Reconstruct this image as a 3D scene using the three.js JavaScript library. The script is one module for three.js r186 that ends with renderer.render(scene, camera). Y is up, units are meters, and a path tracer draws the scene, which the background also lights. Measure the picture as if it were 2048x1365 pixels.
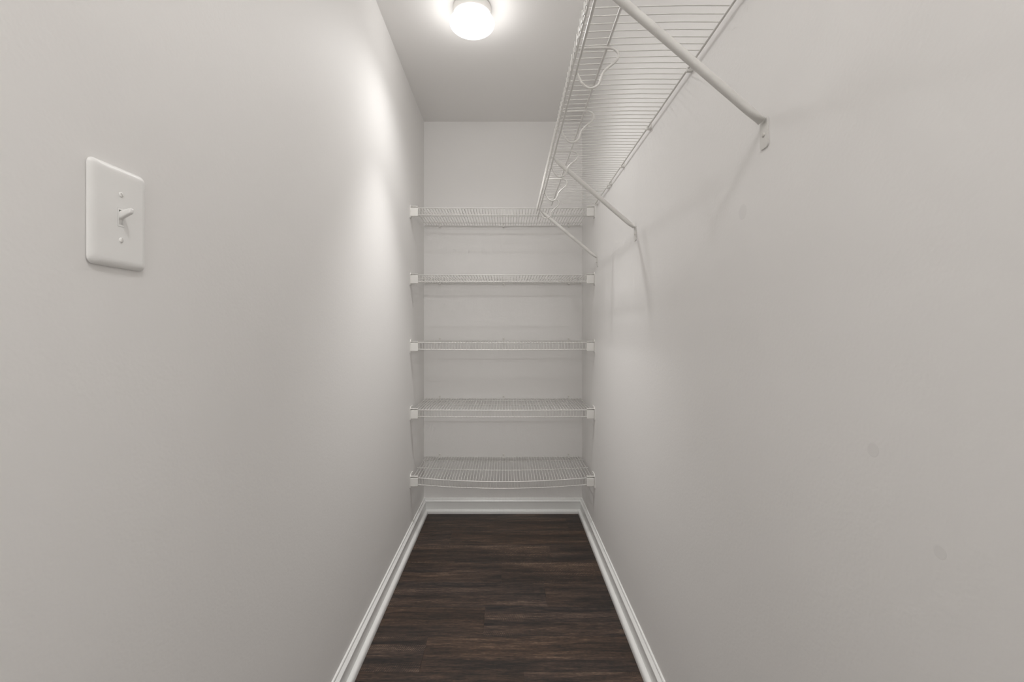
import * as THREE from 'three';
import { RoundedBoxGeometry } from 'three/addons/geometries/RoundedBoxGeometry.js';
import { mergeGeometries } from 'three/addons/utils/BufferGeometryUtils.js';
import { RectAreaLightUniformsLib } from 'three/addons/lights/RectAreaLightUniformsLib.js';

// ---------------------------------------------------------------- camera, exposure, lights
const EYE = 1.124;                                   // eye height; the camera stands at x = 0, z = 0
const scene = new THREE.Scene();
scene.background = new THREE.Color(0x000000);        // closed room: no sky is seen
const camera = new THREE.PerspectiveCamera(2 * Math.atan(682.5 / 906) * 180 / Math.PI, 2048 / 1365, 0.02, 30);
camera.position.set(0, EYE, 0);
camera.setViewOffset(2048, 1365, 9.5, 17.5, 2048, 1365);   // shifted lens: level camera, verticals stay vertical
scene.add(camera);
const renderer = new THREE.WebGLRenderer({ antialias: true });
renderer.toneMapping = THREE.LinearToneMapping;
renderer.toneMappingExposure = 1.08;
renderer.shadowMap.enabled = true;
RectAreaLightUniformsLib.init();

const LAMP_COLOR = new THREE.Color().setRGB(1.0, 0.99, 0.975);
// each lamp: radiance of its frosted globe, its bulb, and two spots under it, the narrow one added as fill
const LAMPS = [
  { at: [-0.142, -1.833], wide: 0.86, beam: 3.6, bulb: 0.075, globe: 3.3, label: 'white mushroom ceiling light glowing on the closet ceiling' },
  { at: [-0.01, -0.16], wide: 0.06, beam: 1.4, bulb: 0.62, globe: 1.6, label: 'unseen ceiling light above the closet entrance, out of view, lighting the near walls' },  // out of view; lights the near walls and casts brace and switch shadows
];

const WINDOW_FILL = 1.8;                                 // strength of the fill light added at the hall window

// ---------------------------------------------------------------- room measures (metres)
const H = 2.44, XL = -0.52, XR = 0.468, ZB = -2.8295, ZF = 0.10, TH = 0.11;

// ---------------------------------------------------------------- helpers
function rng(seed) { return () => { seed |= 0; seed = seed + 0x6D2B79F5 | 0; let t = Math.imul(seed ^ seed >>> 15, 1 | seed); t = t + Math.imul(t ^ t >>> 7, 61 | t) ^ t; return ((t ^ t >>> 14) >>> 0) / 4294967296; }; }
const taken = new Map();
function numbered(name) { const n = taken.get(name) ?? 0; taken.set(name, n + 1); return n ? `${name}_${String(n).padStart(3, '0')}` : name; }
function tag(o, label, category, group) { o.userData.label = label; o.userData.category = category; if (group) o.userData.group = group; return o; }
function thing(name, label, category, pos = [0, 0, 0], group) {
  const o = new THREE.Group(); o.name = numbered(name); o.position.set(...pos); scene.add(o);
  return tag(o, label, category, group);
}
function part(name, geometry, material, parent, pos, label) {
  const m = new THREE.Mesh(geometry, material); m.name = name; m.castShadow = m.receiveShadow = true;
  if (pos) m.position.set(...pos);
  if (label) m.userData.label = label;
  parent.add(m); return m;
}
function struct(name, geometry, material, pos) { const m = part(name, geometry, material, scene, pos); m.userData.kind = 'structure'; return m; }

function metreUV(g) {                                // uv in metres by the way each face points
  const p = g.attributes.position, n = g.attributes.normal, uv = new Float32Array(p.count * 2);
  for (let i = 0; i < p.count; i++) {
    const ax = Math.abs(n.getX(i)), ay = Math.abs(n.getY(i)), az = Math.abs(n.getZ(i));
    const [u, v] = ax >= ay && ax >= az ? [p.getZ(i), p.getY(i)] : ay >= az ? [p.getX(i), p.getZ(i)] : [p.getX(i), p.getY(i)];
    uv[2 * i] = u; uv[2 * i + 1] = v;
  }
  g.setAttribute('uv', new THREE.BufferAttribute(uv, 2)); return g;
}
const box = (x0, x1, y0, y1, z0, z1) => metreUV(new THREE.BoxGeometry(x1 - x0, y1 - y0, z1 - z0).translate((x0 + x1) / 2, (y0 + y1) / 2, (z0 + z1) / 2));

const V = (x, y, z) => new THREE.Vector3(x, y, z);
function rod(a, b, r, seg = 8) {                     // straight round wire, closed ends
  const d = b.clone().sub(a), g = new THREE.CylinderGeometry(r, r, d.length(), seg);
  g.applyQuaternion(new THREE.Quaternion().setFromUnitVectors(V(0, 1, 0), d.normalize()));
  return g.translate((a.x + b.x) / 2, (a.y + b.y) / 2, (a.z + b.z) / 2);
}
function wire(points, r, tubular = 24, radial = 8, tension = 0.5) { return new THREE.TubeGeometry(new THREE.CatmullRomCurve3(points, false, 'catmullrom', tension), tubular, r, radial); }
class Poly extends THREE.Curve {                     // straight runs with rounded bends
  constructor(pts, bend) {
    super(); this.path = new THREE.CurvePath();
    let prev = pts[0];
    for (let i = 1; i < pts.length - 1; i++) {
      const a = pts[i].clone().add(pts[i - 1].clone().sub(pts[i]).setLength(bend)), b = pts[i].clone().add(pts[i + 1].clone().sub(pts[i]).setLength(bend));
      this.path.add(new THREE.LineCurve3(prev, a)); this.path.add(new THREE.QuadraticBezierCurve3(a, pts[i], b)); prev = b;
    }
    this.path.add(new THREE.LineCurve3(prev, pts[pts.length - 1]));
  }
  getPoint(t, o = V()) { return o.copy(this.path.getPoint(t)); }
}
function loft(sections) {                            // rings of points joined to one closed surface; ends capped
  const n = sections[0].length, pos = [], idx = [];
  sections.forEach(s => s.forEach(p => pos.push(p.x, p.y, p.z)));
  for (let i = 0; i + 1 < sections.length; i++) for (let j = 0; j < n; j++) {
    const a = i * n + j, b = i * n + (j + 1) % n, c = a + n, d = b + n; idx.push(a, b, c, b, d, c);
  }
  for (const [k, flip] of [[0, 1], [sections.length - 1, 0]]) {
    const c = sections[k].reduce((s, p) => s.add(p), V()).divideScalar(n); const ci = pos.length / 3; pos.push(c.x, c.y, c.z);
    for (let j = 0; j < n; j++) { const a = k * n + j, b = k * n + (j + 1) % n; flip ? idx.push(ci, b, a) : idx.push(ci, a, b); }
  }
  const g = new THREE.BufferGeometry(); g.setAttribute('position', new THREE.Float32BufferAttribute(pos, 3)); g.setIndex(idx);
  g.computeVertexNormals(); return g;
}

// ---------------------------------------------------------------- noise and textures
function lattice(seed) {
  const r = rng(seed), T = new Float32Array(65536); for (let i = 0; i < 65536; i++) T[i] = r();
  const f = t => t * t * (3 - 2 * t);
  return (x, y, px = 256, py = 256) => {             // value noise, period px by py (at most 256)
    const xi = Math.floor(x), yi = Math.floor(y), u = f(x - xi), v = f(y - yi);
    const x0 = ((xi % px) + px) % px, x1 = (x0 + 1) % px, y0 = (((yi % py) + py) % py) << 8, y1 = ((((yi + 1) % py) + py) % py) << 8;
    const a = T[x0 + y0], b = T[x1 + y0], c = T[x0 + y1], d = T[x1 + y1];
    return a + (b - a) * u + (c - a) * v + (a - b - c + d) * u * v;
  };
}
function dataTex(w, h, fill, srgb) {
  const d = new Uint8Array(w * h * 4), o = [0, 0, 0];
  for (let y = 0; y < h; y++) for (let x = 0; x < w; x++) {
    fill(x, y, o); const i = (y * w + x) * 4; d[i] = o[0]; d[i + 1] = o[1]; d[i + 2] = o[2]; d[i + 3] = 255;
  }
  const t = new THREE.DataTexture(d, w, h); t.wrapS = t.wrapT = THREE.RepeatWrapping; t.magFilter = THREE.LinearFilter; t.minFilter = THREE.LinearMipmapLinearFilter; t.generateMipmaps = true;
  if (srgb) t.colorSpace = THREE.SRGBColorSpace;
  t.needsUpdate = true; return t;
}
// rolled wall paint: fine stipple, one tile is 0.4 m
const nA = lattice(11), nB = lattice(12), nC = lattice(13);
const stipple = dataTex(512, 512, (x, y, o) => {
  const u = x / 512, v = y / 512;
  const h = 0.5 * nA(u * 90, v * 90, 90, 90) + 0.32 * nB(u * 40, v * 40, 40, 40) + 0.18 * nC(u * 190, v * 190, 190, 190);
  o[0] = o[1] = o[2] = h * 255;
});
stipple.repeat.set(2.5, 2.5);

const paint = (hex, bump) => new THREE.MeshStandardMaterial({ color: hex, roughness: 0.62, bumpMap: stipple, bumpScale: bump });
const M = {
  wall: paint(0xf3f1ef, 0.0002),
  ceiling: paint(0xf9f7f5, 0.00013),
  filler: new THREE.MeshStandardMaterial({ color: 0xeeecea, roughness: 0.75 }),
  trim: new THREE.MeshPhysicalMaterial({ color: 0xf5f5f3, roughness: 0.32 }),
  wire: new THREE.MeshPhysicalMaterial({ color: 0xe3e1dd, roughness: 0.3 }),
  plastic: new THREE.MeshPhysicalMaterial({ color: 0xeceae6, roughness: 0.4 }),
  plate: new THREE.MeshPhysicalMaterial({ color: 0xf9f8f6, roughness: 0.38 }),
  screw: new THREE.MeshPhysicalMaterial({ color: 0xdad7d2, roughness: 0.35, metalness: 0.2 }),
  gap: new THREE.MeshStandardMaterial({ color: 0x3a3733, roughness: 0.8 }),  // dark colour stands for the shade inside the toggle opening
  fixture: new THREE.MeshPhysicalMaterial({ color: 0xe8e5e1, roughness: 0.4 }),
  globe: new THREE.MeshStandardMaterial({ color: 0xf6f4f0, roughness: 0.35, emissive: LAMP_COLOR, emissiveIntensity: 2.2 }),
};

// dark wood-look planks: eight strips of 0.178 m by 1.22 m in one texture
const PW = 0.178, PL = 1.22;
const w1 = lattice(21), w2 = lattice(22), w3 = lattice(23), w4 = lattice(24), w5 = lattice(25), w6 = lattice(26);
const clamp01 = t => t < 0 ? 0 : t > 1 ? 1 : t, ss = (a, b, t) => { t = clamp01((t - a) / (b - a)); return t * t * (3 - 2 * t); };
const stripRand = rng(5), strips = Array.from({ length: 8 }, () => ({ ox: stripRand() * 40, oy: stripRand() * 40, tone: stripRand(), warm: stripRand(), saw: stripRand(), knot: [0.25 + stripRand() * 0.6, 0.03 + stripRand() * 0.11], tilt: (stripRand() - 0.5) * 1.4 }));
const woodHeight = new Uint8Array(2048 * 2048);
const woodColor = dataTex(2048, 2048, (px, py, o) => {
  const k = py >> 8, s = strips[k], x = px / 2048 * PL, y = (py & 255) / 256 * PW, X = x + s.ox, Y = y + s.oy;
  const wav = (w3(X * 4, Y * 12) - 0.5) * 0.012;
  const smoke = 0.42 * w1(X * 2.1, (Y + wav) * 30) + 0.30 * w2(X * 5.5, (Y + wav) * 72) + 0.28 * w3(X * 12, (Y + wav) * 150);   // dark and light streaks
  const kx = (x - s.knot[0]) / 0.13, ky = (y - s.knot[1]) / 0.014, kd = Math.sqrt(kx * kx + ky * ky);
  const cath = kd < 2.2 ? Math.sin(kd * 15 + w2(X * 40, Y * 120) * 4) * Math.exp(-kd * kd * 0.7) : 0;   // cathedral figure
  const grain = 0.36 * w4(X * 26, (Y + wav) * 330) + 0.34 * w5(X * 70, (Y + wav) * 640) + 0.30 * w6(X * 150, Y * 900);            // fine grain
  const pores = ss(0.62, 0.85, w6(X * 55, Y * 520));
  const sawMask = ss(0.46, 0.7, w2(X * 4.2 + 9, Y * 34 + 4)) * ss(0.25, 0.6, s.saw + 0.4 * (w1(X * 3, Y * 9) - 0.5)) * (0.35 + 0.65 * w5(X * 30, Y * 60));
  const saw = sawMask * ss(0.35, 1, 0.5 + 0.5 * Math.sin((x + y * s.tilt + 0.010 * w3(X * 9, Y * 30)) * 2 * Math.PI / 0.0072)) * (0.2 + 0.8 * w5(X * 190, Y * 260));
  let L = 0.27 + 0.10 * (s.tone - 0.5) + 1.05 * (smoke - 0.5) + 0.75 * (grain - 0.5) - 0.15 * pores + 0.62 * saw - 0.05 * sawMask + 0.13 * cath;
  L = clamp01(L);
  const dark = [30, 23, 20], mid = [78, 60, 49], light = [152, 129, 109];
  const a = L < 0.5 ? L * 2 : (L - 0.5) * 2, c0 = L < 0.5 ? dark : mid, c1 = L < 0.5 ? mid : light;
  const cool = (w1(X * 2.3 + 7, Y * 18 + 3) - 0.5) * 10 + (s.warm - 0.5) * 8;
  o[0] = c0[0] + (c1[0] - c0[0]) * a + cool * 0.4; o[1] = c0[1] + (c1[1] - c0[1]) * a; o[2] = Math.max(8, c0[2] + (c1[2] - c0[2]) * a - cool * 0.45);
  woodHeight[py * 2048 + px] = clamp01(0.5 + 0.5 * (grain - 0.5) - 0.35 * pores + 0.35 * saw) * 255;
}, true);
const woodBump = dataTex(2048, 2048, (x, y, o) => { o[0] = o[1] = o[2] = woodHeight[y * 2048 + x]; });
M.wood = new THREE.MeshPhysicalMaterial({ map: woodColor, bumpMap: woodBump, bumpScale: 0.00025, roughness: 0.5 });
M.fillPane = new THREE.MeshStandardMaterial({ color: 0x202020, roughness: 0.3, emissive: new THREE.Color().setRGB(1, 0.99, 0.975), emissiveIntensity: 0.6 });  // glow added as fill, out of view behind the camera
M.carpet = new THREE.MeshStandardMaterial({ color: 0xcfc8be, roughness: 0.95 });  // pale floor of the unseen hall
M.subfloor = new THREE.MeshStandardMaterial({ color: 0x241c17, roughness: 0.9 });

// ---------------------------------------------------------------- walls and ceiling
struct('wall_left', box(XL - TH, XL, 0, H, ZB - TH, ZF), M.wall);
const wallRight = struct('wall_right', box(XR, XR + TH, 0, H, ZB - TH, ZF), M.wall);
for (const [y, z, r] of [[0.239, -0.901, 0.0125], [-0.1505, -0.580, 0.008], [-0.238, -0.490, 0.0065]])   // nail holes filled and touched up
  part('filled_hole', new THREE.CylinderGeometry(r, r * 1.25, 0.00012, 32).rotateZ(Math.PI / 2), M.filler, wallRight, [XR - 0.00004, EYE + y, z]);
struct('wall_back', box(XL, XR, 0, H, ZB - TH, ZB), M.wall);
// front wall with the open doorway the camera stands in, and an unseen white hall behind it with an added window for fill
const DX0 = -0.41, DX1 = 0.36, DH = 2.04, HX0 = -1.5, HX1 = 1.5, HZ = 2.3;
struct('wall_front', mergeGeometries([box(HX0, DX0, 0, H, ZF, ZF + TH), box(DX1, HX1, 0, H, ZF, ZF + TH), box(DX0, DX1, DH, H, ZF, ZF + TH)]), M.wall);
struct('wall_unseen_hall_left', box(HX0 - TH, HX0, 0, H, ZF, HZ + TH), M.wall);
struct('wall_unseen_hall_right', box(HX1, HX1 + TH, 0, H, ZF, HZ + TH), M.wall);
struct('wall_unseen_hall_back', box(HX0, HX1, 0, H, HZ, HZ + TH), M.wall);
struct('ceiling_unseen_hall', box(HX0 - TH, HX1 + TH, H, H + TH, ZF + TH, HZ + TH), M.ceiling);
struct('floor_unseen_hall', box(HX0 - TH, HX1 + TH, -TH, 0, ZF + TH, HZ + TH), M.carpet);
struct('ceiling', box(XL - TH, XR + TH, H, H + TH, ZB - TH, ZF + TH), M.ceiling);

// ---------------------------------------------------------------- floor: planks laid across the closet
{
  const floor = new THREE.Group(); floor.name = 'floor'; floor.userData.kind = 'structure'; scene.add(floor);
  part('subfloor', box(XL - TH, XR + TH, -TH, -0.004, ZB - TH, ZF + TH), M.subfloor, floor);
  function plank(x0, x1, z0, z1, strip, u0) {
    const b = 0.0005, g = 0.00008, t = -0.004;
    const X = [x0 + g, x1 - g], Z = [z0 + g, z1 - g], pos = [], uv = [], idx = [];
    const ring = (i, y) => { for (const [x, z] of [[X[0] + i, Z[0] + i], [X[1] - i, Z[0] + i], [X[1] - i, Z[1] - i], [X[0] + i, Z[1] - i]]) { pos.push(x, y, z); uv.push((u0 + (x - x0) / PL), (strip + 0.006 + 0.988 * clamp01((z - z0) / PW)) / 8); } };
    ring(b, 0); ring(b, 0); ring(0, -0.0004); ring(0, -0.0004); ring(0, t);
    idx.push(0, 2, 1, 0, 3, 2);
    for (const k of [4, 12]) for (let j = 0; j < 4; j++) { const a = k + j, c = k + (j + 1) % 4; idx.push(a, c, a + 4, c, c + 4, a + 4); }
    const ge = new THREE.BufferGeometry(); ge.setAttribute('position', new THREE.Float32BufferAttribute(pos, 3)); ge.setAttribute('uv', new THREE.Float32BufferAttribute(uv, 2)); ge.setIndex(idx);
    const q = ge.toNonIndexed(); q.computeVertexNormals(); return q;
  }
  const r = rng(77), seams = { 0: 0.35, 1: -0.31, 2: 0.22, 3: -0.027, 4: 0.164, 5: -0.09, 6: -0.292, 7: 0.055 };
  let row = 0;
  for (let z = -2.743 - PW; z < ZF; z += PW, row++) {
    const z0 = Math.max(z, ZB), z1 = Math.min(z + PW, ZF), seam = seams[row - 1] ?? (r() - 0.5) * 0.8, k = row * 3;
    part('plank', plank(XL, seam, z0, z1, k % 8, r() * (1 - (seam - XL) / PL)), M.wood, floor);
    part('plank', plank(seam, XR, z0, z1, (k + 5) % 8, r() * (1 - (XR - seam) / PL)), M.wood, floor);
  }
}

// ---------------------------------------------------------------- baseboards with shoe moulding, mitred at the corners
{
  const base = [[0, 0], [0.0135, 0], [0.0135, 0.0675], [0.0152, 0.0695], [0.0152, 0.0718], [0.0138, 0.0735], [0.0085, 0.0785], [0.0065, 0.0805], [0.0055, 0.0808], [0.0052, 0.082], [0.0064, 0.0832], [0.0058, 0.087], [0.0042, 0.0888], [0, 0.089]];
  const shoe = [[0.0135, 0]]; for (let i = 0; i <= 8; i++) { const a = i / 8 * Math.PI / 2; shoe.push([0.0135 + 0.016 * Math.cos(a) ** 0.8, 0.005 + 0.0175 * Math.sin(a) ** 0.8]); } shoe.splice(1, 0, [0.0295, 0]);
  // f(d, end) gives the point at distance d from the wall, at that end of the run
  function run(profile, f) {
    const P = profile, pos = [], idx = [];
    for (let i = 0; i < P.length; i++) {
      const [d0, h0] = P[i], [d1, h1] = P[(i + 1) % P.length], k = pos.length / 3;
      for (const [d, h, e] of [[d0, h0, 0], [d1, h1, 0], [d0, h0, 1], [d1, h1, 1]]) { const [x, z] = f(d, e); pos.push(x, h, z); }
      idx.push(k, k + 1, k + 2, k + 1, k + 3, k + 2);
    }
    for (const e of [0, 1]) { const k = pos.length / 3; const tri = THREE.ShapeUtils.triangulateShape(P.map(p => new THREE.Vector2(...p)), []); P.forEach(([d, h]) => { const [x, z] = f(d, e); pos.push(x, h, z); }); tri.forEach(t => idx.push(...t.map(i => k + i))); }
    const g = new THREE.BufferGeometry(); g.setAttribute('position', new THREE.Float32BufferAttribute(pos, 3)); g.setIndex(idx); g.computeVertexNormals(); return g;
  }
  const sides = {
    left: (d, e) => [XL + d, e ? ZF : ZB + d],
    right: (d, e) => [XR - d, e ? ZF : ZB + d],
    back: (d, e) => [e ? XR - d : XL + d, ZB + d],
  };
  for (const [side, f] of Object.entries(sides)) {
    const b = struct(`baseboard_${side}`, run(base, f), M.trim);
    part('shoe_moulding', run(shoe, f), M.trim, b);
  }
}

// ---------------------------------------------------------------- ceiling lights
for (const L of LAMPS) {
  const t = thing('ceiling_light', L.label, 'ceiling light', [L.at[0], H, L.at[1]]);
  const lathe = pts => new THREE.LatheGeometry(pts.map(p => new THREE.Vector2(...p)), 72);
  part('canopy', lathe([[0.0001, -0.001], [0.073, -0.001], [0.074, -0.004], [0.0770, -0.0045], [0.0775, -0.007], [0.0775, -0.034], [0.075, -0.037], [0.0001, -0.037]].reverse()), M.fixture, t);
  const prof = []; for (let i = 0; i <= 40; i++) { const a = -Math.PI / 2 + i / 40 * Math.PI * 0.93; prof.push([Math.max(0.0001, 0.0905 * Math.cos(a) ** 0.92 || 0.0001), -0.066 + (a < 0 ? 0.031 : 0.028) * Math.sin(a)]); }
  const glass = M.globe.clone(); glass.emissiveIntensity = L.globe;
  part('globe', lathe(prof), glass, t, null, 'glowing white glass globe');
  for (const [name, power, angle] of [['lamp_wide', L.wide, 80], ['fill_beam', L.beam, 38]]) {  // narrow spot added to brighten the lower walls and floor
    const spot = new THREE.SpotLight(LAMP_COLOR, power, 0, angle * Math.PI / 180, 1, 2); spot.name = name;
    spot.position.set(L.at[0], H - 0.125, L.at[1]); spot.target.position.set(L.at[0], 0, L.at[1]); spot.castShadow = true; spot.shadow.radius = 1.2;
    scene.add(spot, spot.target);
  }
  const bulb = new THREE.PointLight(LAMP_COLOR, L.bulb, 0, 2); bulb.position.set(L.at[0], H - 0.066, L.at[1]); bulb.castShadow = true; bulb.shadow.radius = 2.6; bulb.name = 'lamp_bulb'; scene.add(bulb);
}

{ // window added in the unseen hall behind the camera, as fill light through the doorway
  const wx = 0.3, wy = 1.4, ww = 1.2, wh = 1.4, t = new THREE.Group(); t.name = 'added_window_1'; t.userData.kind = 'structure'; t.position.set(wx, wy, HZ); scene.add(t);
  part('added_window_frame', mergeGeometries([[-ww / 2 - 0.06, -ww / 2, -wh / 2 - 0.06, wh / 2 + 0.06], [ww / 2, ww / 2 + 0.06, -wh / 2 - 0.06, wh / 2 + 0.06], [-ww / 2, ww / 2, wh / 2, wh / 2 + 0.06], [-ww / 2, ww / 2, -wh / 2 - 0.06, -wh / 2], [-ww / 2, ww / 2, -0.015, 0.015]].map(([a, b, c, d]) => box(a, b, c, d, -0.03, 0))), M.trim, t);
  for (const y of [-1, 1]) part('added_window_pane', new THREE.BoxGeometry(ww, wh / 2 - 0.015, 0.006).translate(0, y * (wh / 4 + 0.0075), -0.008), M.fillPane, t);
  const a = new THREE.RectAreaLight(M.fillPane.emissive, WINDOW_FILL, ww, wh); a.position.set(wx, wy, HZ - 0.034); a.lookAt(wx, wy, 0); a.name = 'added_window_fill'; scene.add(a);
}

// ---------------------------------------------------------------- five short shelves across the back wall
const SHELF_D = 0.406, LIP = 0.036;
function clipGeometry() {                            // plastic wall clip for a back wire; wall at z = 0, wire centre at y = 0, z = 0.009
  return mergeGeometries([
    new RoundedBoxGeometry(0.011, 0.030, 0.004, 2, 0.0015).translate(0, 0.006, 0.002),
    new RoundedBoxGeometry(0.011, 0.005, 0.014, 2, 0.0015).translate(0, -0.0065, 0.008),
    new RoundedBoxGeometry(0.011, 0.009, 0.004, 2, 0.0015).translate(0, -0.0035, 0.0135),
  ]);
}
const CLIP = clipGeometry(), SCREW = new THREE.SphereGeometry(0.0032, 12, 8).scale(1, 1, 0.45);
{
  const w = XR - XL - 0.012, cx = (XL + XR) / 2, x0 = -w / 2, x1 = w / 2, zF = SHELF_D, zBk = 0.009;
  const R = 0.0025, r = 0.0014;
  // one deck wire, seen from the side: up the lip, over the front wire, back along the deck
  const deck = new THREE.TubeGeometry(new Poly([V(0, -LIP + 0.001, zF + 0.003), V(0, R + r, zF + 0.003), V(0, R + r, zBk - 0.002)], 0.004), 14, r, 6);
  // wall plate of an end bracket (profile in z, y), and the cap over the lip end
  const ps = new THREE.Shape(); [[0.010, -0.052], [0.010, 0.006], [-0.004, 0.017], [-0.05, 0.017], [-0.056, 0.010], [-0.056, -0.004], [-0.02, -0.052]].forEach(([z, y], i) => i ? ps.lineTo(z, y) : ps.moveTo(z, y));
  const plate = new THREE.ExtrudeGeometry(ps, { depth: 0.003, bevelEnabled: true, bevelThickness: 0.0006, bevelSize: 0.0006, bevelSegments: 1 }).rotateY(-Math.PI / 2).translate(0.004, 0, 0);  // x from 0 to 0.004
  // after rotateY(-90deg): shape x -> z
  const capG = new RoundedBoxGeometry(0.040, 0.046, 0.0155, 3, 0.0035), strapG = new RoundedBoxGeometry(0.041, 0.0035, 0.014, 2, 0.0012);
  const sag = (s, u) => s * (1 - u * u);             // u from -1 to 1 along the shelf
  const words = ['highest', 'second highest', 'middle', 'second lowest', 'lowest'];
  const extra = ['level with the long side shelf', 'just below the highest one', 'seen edge-on at eye level', 'showing its wire deck from above', 'sagging above the baseboard'];
  [0.6655, 0.3057, -0.0555, -0.4155, -0.7765].forEach((dy, i) => {
    const t = thing('wire_shelf', `${words[i]} of five short white wire shelves, ${extra[i]}`, 'shelf', [cx, EYE + dy, ZB], 'five short wire shelves across the back wall');
    const s = [-0.002, 0.001, -0.003, -0.003, -0.024][i], back = [-0.003, -0.001, 0, 0, -0.003][i], seg = 18;
    const long = (z, y, f, a = x0, b = x1) => wire(Array.from({ length: 9 }, (_, k) => { const u = -1 + k / 4, x = a + (b - a) * k / 8; return V(x, y + sag(f, u), z); }), R, seg, 7);
    part('front_wire', long(zF, 0, s), M.wire, t);
    part('lip_wire', long(zF, -LIP, s), M.wire, t);
    part('back_wire', long(zBk, 0, back), M.wire, t);
    part('support_wire', long(zF - 0.170, 0, s * 0.58 + back * 0.42), M.wire, t);
    part('support_wire', long(zF - 0.324, 0, s * 0.2 + back * 0.8), M.wire, t);
    const n = 61;
    for (let k = 0; k < n; k++) {
      const x = x0 + 0.012 + (w - 0.024) * k / (n - 1), u = x / x1, yb = sag(back, u), yf = sag(s, u);
      const m = part('deck_wire', deck, M.wire, t, [x, yb, 0]); m.rotation.x = -Math.atan2(yf - yb, zF);
    }
    for (const e of [-1, 1]) {
      const br = part('end_bracket', mergeGeometries([plate.clone().translate(0, 0, zF)]), M.plastic, t, [e < 0 ? x0 - 0.006 : x1 + 0.002, 0, 0]);
      part('bracket_cap', mergeGeometries([capG.clone().translate(0, -0.0235, 0), strapG.clone().translate(0, 0.0065, 0)]), M.plastic, br, [e < 0 ? 0.024 : -0.020, 0.0, zF + 0.003]);
      part('screw', SCREW.clone().rotateY(-e * Math.PI / 2), M.screw, br, [e < 0 ? 0.0046 : -0.0006, 0.006, zF - 0.036]);
    }
    for (const x of [-0.42, -0.0234, 0.3826]) { const c = part('wall_clip', CLIP, M.plastic, t, [x - cx, sag(back, (x - cx) / x1), 0]); part('screw', SCREW, M.screw, c, [0, 0.014, 0.004]); }
  });
}

// ---------------------------------------------------------------- long shelf with hanging rail on the right wall
{
  const zN = -0.53, zE = -2.363;                    // near and far ends
  const t = thing('long_wire_shelf', 'long white wire shelf with hooked hanging rail high on the right wall', 'shelf', [XR, EYE + 0.6675, zE]);
  // local frame: x measured from the wall (negative into the room), y from the deck at the wall, z from the far end towards the camera
  const L = zN - zE, X = x => x - XR, Y = y => y - 0.6675;
  const xF = X(0.156), yF = Y(0.661), xA = X(0.1575), yA = Y(0.6375), xB = X(0.158), yB = Y(0.597), xM = X(0.2325), xK = X(0.4575);
  const r = 0.00125;
  part('front_wire', rod(V(xF + 0.004, yF, 0), V(xF + 0.004, yF, L), 0.0026), M.wire, t);
  part('lip_wire', rod(V(xA, yA, 0), V(xA, yA, L), 0.0026), M.wire, t);
  part('support_wire', rod(V(xM, Y(0.6645), -0.004), V(xM, Y(0.6645), L), 0.0028), M.wire, t);
  part('back_wire', rod(V(xK, 0, 0), V(xK, 0, L), 0.0027), M.wire, t);
  part('hanging_rail', mergeGeometries([rod(V(xB, yB, -0.012), V(xB, yB, L), 0.0031, 12), new THREE.SphereGeometry(0.0031, 12, 8).translate(xB, yB, -0.012)]), M.wire, t, null, 'slightly thicker white rail below the lip');
  const deckCurve = new Poly([V(xA - 0.0035, yA - 0.002, 0), V(xA - 0.0035, yF + 0.0042, 0), V(xM, Y(0.6645) + 0.0042, 0), V(X(0.37), 0.0045, 0), V(xK + 0.002, 0.004, 0)], 0.0045);
  const deck = new THREE.TubeGeometry(deckCurve, 26, r, 6), n = 75;
  for (let k = 0; k < n; k++) part('deck_wire', deck, M.wire, t, [0, 0, 0.006 + k * 0.0246]);
  // wire hooks that carry the rail
  const hp = [[0.1590, 0.6546], [0.1677, 0.6552], [0.195, 0.6562], [0.2299, 0.6569], [0.2437, 0.6550], [0.2539, 0.6481], [0.2567, 0.6385], [0.2507, 0.6263], [0.2403, 0.6177], [0.2288, 0.6077], [0.2201, 0.5975], [0.2164, 0.5878], [0.2133, 0.5774], [0.2066, 0.5689], [0.1948, 0.5638], [0.1827, 0.5660], [0.1729, 0.5750], [0.1661, 0.5868], [0.1615, 0.5960]];
  const hook = wire(hp.map(([x, y]) => V(X(x), Y(y), 0)), 0.0030, 72, 12);
  for (const z of [-0.747, -1.0455, -1.344, -1.6425, -1.941, -2.2395]) part('rail_hook', hook, M.wire, t, [0, 0, z - zE]);
  // wall clips along the back wire and end caps on the cut wires
  const clip = CLIP.clone().rotateY(-Math.PI / 2);
  for (const z of [-0.815, -1.145, -1.473, -1.812, -2.030, -2.075, -2.345]) { const c = part('wall_clip', clip, M.plastic, t, [0, 0, z - zE]); part('screw', SCREW.clone().rotateY(-Math.PI / 2), M.screw, c, [-0.004, 0.014, 0]); }
  part('end_cap', new RoundedBoxGeometry(0.008, 0.034, 0.008, 2, 0.003).translate(xA - 0.001, (yA + yF) / 2 + 0.002, -0.002), M.plastic, t);
}

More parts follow.
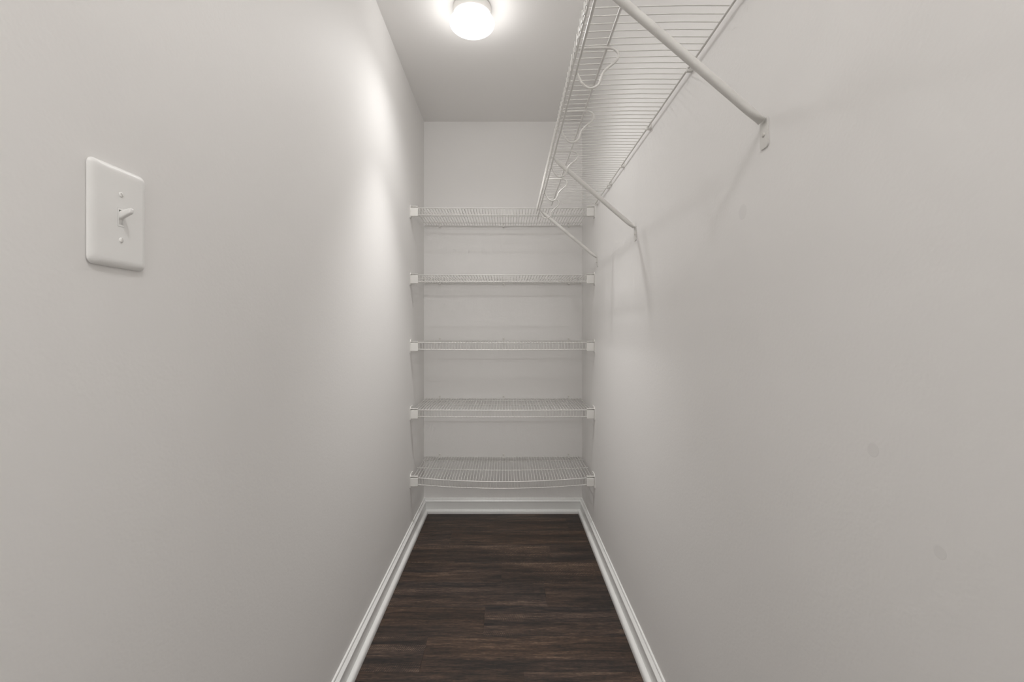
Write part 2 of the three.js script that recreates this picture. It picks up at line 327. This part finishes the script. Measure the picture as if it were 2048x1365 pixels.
// ---------------------------------------------------------------- diagonal braces under the long shelf
{
  const xa = 0.1640, ya = 0.6395, xw = XR;            // hooked end under the lip wire; the wall
  const foot = 0.380;                                // height above the eye where the tube meets the wall
  const ring = (c, u, v, a, b, n = 20) => Array.from({ length: n }, (_, j) => { const t = j / n * 2 * Math.PI, q = Math.max(Math.abs(Math.cos(t)) ** 2.6 + Math.abs(Math.sin(t)) ** 2.6, 1e-6) ** (-1 / 2.6), f = b < 0.004 ? q : 1; return c.clone().addScaledVector(u, Math.cos(t) * a * f).addScaledVector(v, Math.sin(t) * b * f); });
  function brace(label, z, dy) {
    const t = thing('shelf_brace', label, 'shelf brace', [xw, EYE + foot + dy, z], 'diagonal braces under the long shelf');
    const A = V(xa - xw, ya - foot - dy, 0), B = V(-0.0025, 0, 0), dir = B.clone().sub(A).normalize(), side = V(0, 0, 1), nrm = dir.clone().cross(side).normalize(), len = A.distanceTo(B);
    const S = [], at = (d, a, b) => S.push(ring(A.clone().addScaledVector(dir, d), nrm, side, b, a));
    at(0, 0.006, 0.0022); at(0.004, 0.0095, 0.0024); at(0.014, 0.0100, 0.003); at(0.026, 0.0088, 0.0066); at(0.038, 0.0082, 0.0082);
    for (let i = 1; i < 6; i++) at(0.038 + (len - 0.09) * i / 6, 0.0082, 0.0082);
    at(len - 0.034, 0.0082, 0.0082); at(len - 0.022, 0.0090, 0.0070); at(len - 0.012, 0.0112, 0.0045); at(len - 0.004, 0.0124, 0.0026);
    part('tube', loft(S), M.wire, t);
    const sh = new THREE.Shape(), w = 0.0125, lo = -0.046, hi = 0.006;   // foot plate against the wall, seen from the room
    sh.moveTo(-w, lo + 0.007); sh.quadraticCurveTo(-w, lo, -w + 0.007, lo); sh.lineTo(w - 0.007, lo); sh.quadraticCurveTo(w, lo, w, lo + 0.007); sh.lineTo(w, hi - 0.004); sh.quadraticCurveTo(w, hi, w - 0.004, hi); sh.lineTo(-w + 0.004, hi); sh.quadraticCurveTo(-w, hi, -w, hi - 0.004);
    const pl = part('foot_plate', new THREE.ExtrudeGeometry(sh, { depth: 0.0016, bevelEnabled: true, bevelThickness: 0.0004, bevelSize: 0.0004, bevelSegments: 1 }).rotateY(-Math.PI / 2).translate(-0.0005, 0, 0), M.wire, t);
    part('screw', mergeGeometries([new THREE.SphereGeometry(0.0042, 16, 10).scale(0.5, 1, 1).toNonIndexed(), new THREE.BoxGeometry(0.0012, 0.0058, 0.001).translate(-0.002, 0, 0).toNonIndexed()]), M.screw, pl, [-0.0028, -0.0215, 0]);
    // little hook that grips the lip wire
    part('hook_end', wire([A.clone(), V(0.1560 - xw, 0.6435 - foot - dy, 0), V(0.1530 - xw, 0.6400 - foot - dy, 0), V(0.1540 - xw, 0.6350 - foot - dy, 0)], 0.0019, 12, 8), M.wire, t);
    return t;
  }
  brace('white diagonal shelf brace nearest the camera, thickest looking of the three', -0.8225, 0);
  brace('white diagonal shelf brace halfway along the right wall, middle of the three', -1.653, 0);
  brace('white diagonal shelf brace at far end of long shelf, in front of back shelves', -2.352, 0.006);
}

// ---------------------------------------------------------------- light switch on the left wall
{
  const t = thing('light_switch', 'white toggle light switch with oversized plate on the left wall', 'light switch', [XL, EYE + 0.1525, -0.602]);
  const W = 0.0889, Hh = 0.1335, R = 0.009, e = 0.0068;
  const rr = (w, h, q) => { const s = new THREE.Shape(); s.moveTo(-w / 2 + q, -h / 2); s.lineTo(w / 2 - q, -h / 2); s.absarc(w / 2 - q, -h / 2 + q, q, -Math.PI / 2, 0); s.lineTo(w / 2, h / 2 - q); s.absarc(w / 2 - q, h / 2 - q, q, 0, Math.PI / 2); s.lineTo(-w / 2 + q, h / 2); s.absarc(-w / 2 + q, h / 2 - q, q, Math.PI / 2, Math.PI); s.lineTo(-w / 2, -h / 2 + q); s.absarc(-w / 2 + q, -h / 2 + q, q, Math.PI, Math.PI * 1.5); return s; };
  // pillow-edged plate lofted from rounded outlines; z of the shape is away from the wall
  const hole = new THREE.Path(); hole.moveTo(-0.0052, -0.0124); hole.lineTo(-0.0052, 0.0124); hole.lineTo(0.0052, 0.0124); hole.lineTo(0.0052, -0.0124); hole.closePath();
  const outline = (inset, z) => rr(W - 2 * inset, Hh - 2 * inset, Math.max(R - inset * 0.6, 0.003)).getSpacedPoints(120).slice(0, 120).map(p => V(p.x, p.y, z));
  const steps = [[0.0018, 0], [0.0014, 0.0008], [0.0001, 0.0012], [0, 0.0020], [0.0010, 0.0036], [0.0026, 0.0050], [0.0050, 0.0061], [0.0080, 0.0067], [0.0105, e]];
  const secs = steps.map(([i, z]) => outline(i, z)), pos = [], idx = [];
  secs.forEach(s => s.forEach(p => pos.push(p.x, p.y, p.z)));
  for (let i = 0; i + 1 < secs.length; i++) for (let j = 0; j < 120; j++) { const a = i * 120 + j, b = i * 120 + (j + 1) % 120; idx.push(a, b, a + 120, b, b + 120, a + 120); }
  // flat face with the toggle opening
  const face = secs[secs.length - 1], hp = [[-0.0052, -0.0124], [0.0052, -0.0124], [0.0052, 0.0124], [-0.0052, 0.0124]];
  const contour = face.map(p => new THREE.Vector2(p.x, p.y)), holes = [hp.map(p => new THREE.Vector2(...p)).reverse()];
  const all = [...contour, ...holes[0]], k0 = pos.length / 3; all.forEach(p => pos.push(p.x, p.y, e));
  THREE.ShapeUtils.triangulateShape(contour, holes).forEach(f => idx.push(...f.map(i => k0 + i)));
  for (let j = 0; j < 4; j++) { const a = hp[j], b = hp[(j + 1) % 4], k = pos.length / 3; pos.push(...a, e, ...b, e, ...a, 0.001, ...b, 0.001); idx.push(k, k + 2, k + 1, k + 1, k + 2, k + 3); }
  const g = new THREE.BufferGeometry(); g.setAttribute('position', new THREE.Float32BufferAttribute(pos, 3)); g.setIndex(idx); g.computeVertexNormals();
  const turn = q => q.rotateY(Math.PI / 2);          // shape x -> -z, shape z -> +x
  part('wall_plate', turn(g), M.plate, t);
  part('gap_shade', turn(new THREE.BoxGeometry(0.0098, 0.0242, 0.002).translate(0, 0, 0.0016)), M.gap, t, null, 'shade painted dark in the gap behind the toggle');
  const frame = new THREE.Shape([[-0.0048, -0.0121], [0.0048, -0.0121], [0.0048, 0.0121], [-0.0048, 0.0121]].map(p => new THREE.Vector2(...p)));
  const fh = new THREE.Path([[-0.0036, -0.0098], [-0.0036, 0.0098], [0.0036, 0.0098], [0.0036, -0.0098]].map(p => new THREE.Vector2(...p))); frame.holes.push(fh);
  part('toggle_frame', turn(new THREE.ExtrudeGeometry(frame, { depth: 0.0045, bevelEnabled: false }).translate(0, 0, 0.0026)), M.plate, t);
  // lever: tapered bar pointing out and up, with a small rocker skirt below it
  const bar = (z, y, w, h, n = 20) => Array.from({ length: n }, (_, j) => { const a = (j + 0.5) / n * 2 * Math.PI, c = Math.cos(a), s = Math.sin(a), f = (Math.abs(c) ** 6 + Math.abs(s) ** 6) ** (-1 / 6); return V(c * f * w / 2, y + s * f * h / 2, z); });
  const lever = loft([bar(-0.004, -0.001, 0.0066, 0.0120), bar(0.0, 0.0005, 0.0066, 0.0112), bar(0.006, 0.0034, 0.0066, 0.0098), bar(0.0130, 0.0063, 0.0060, 0.0080), bar(0.0160, 0.0074, 0.0056, 0.0072), bar(0.0171, 0.0078, 0.0044, 0.0058)]);
  part('toggle', turn(lever.translate(0, 0.0012, 0.0045)), M.plate, t);
  part('rocker_skirt', turn(new RoundedBoxGeometry(0.0068, 0.0092, 0.003, 2, 0.0008).rotateX(0.25).translate(0, -0.0052, 0.0042)), M.plate, t);
  for (const s of [1, -1]) {
    const sc = part('screw', turn(new THREE.SphereGeometry(0.0034, 20, 12).scale(1, 1, 0.42).translate(0, 0, e)), M.plate, t, [0, s * 0.0302, 0]);
    part('screw_slot', turn(new THREE.BoxGeometry(0.0008, 0.0056, 0.0008).rotateZ(s > 0 ? 0.7 : -0.3).translate(0, 0, e + 0.0012)), M.screw, sc);
  }
}

renderer.render(scene, camera);
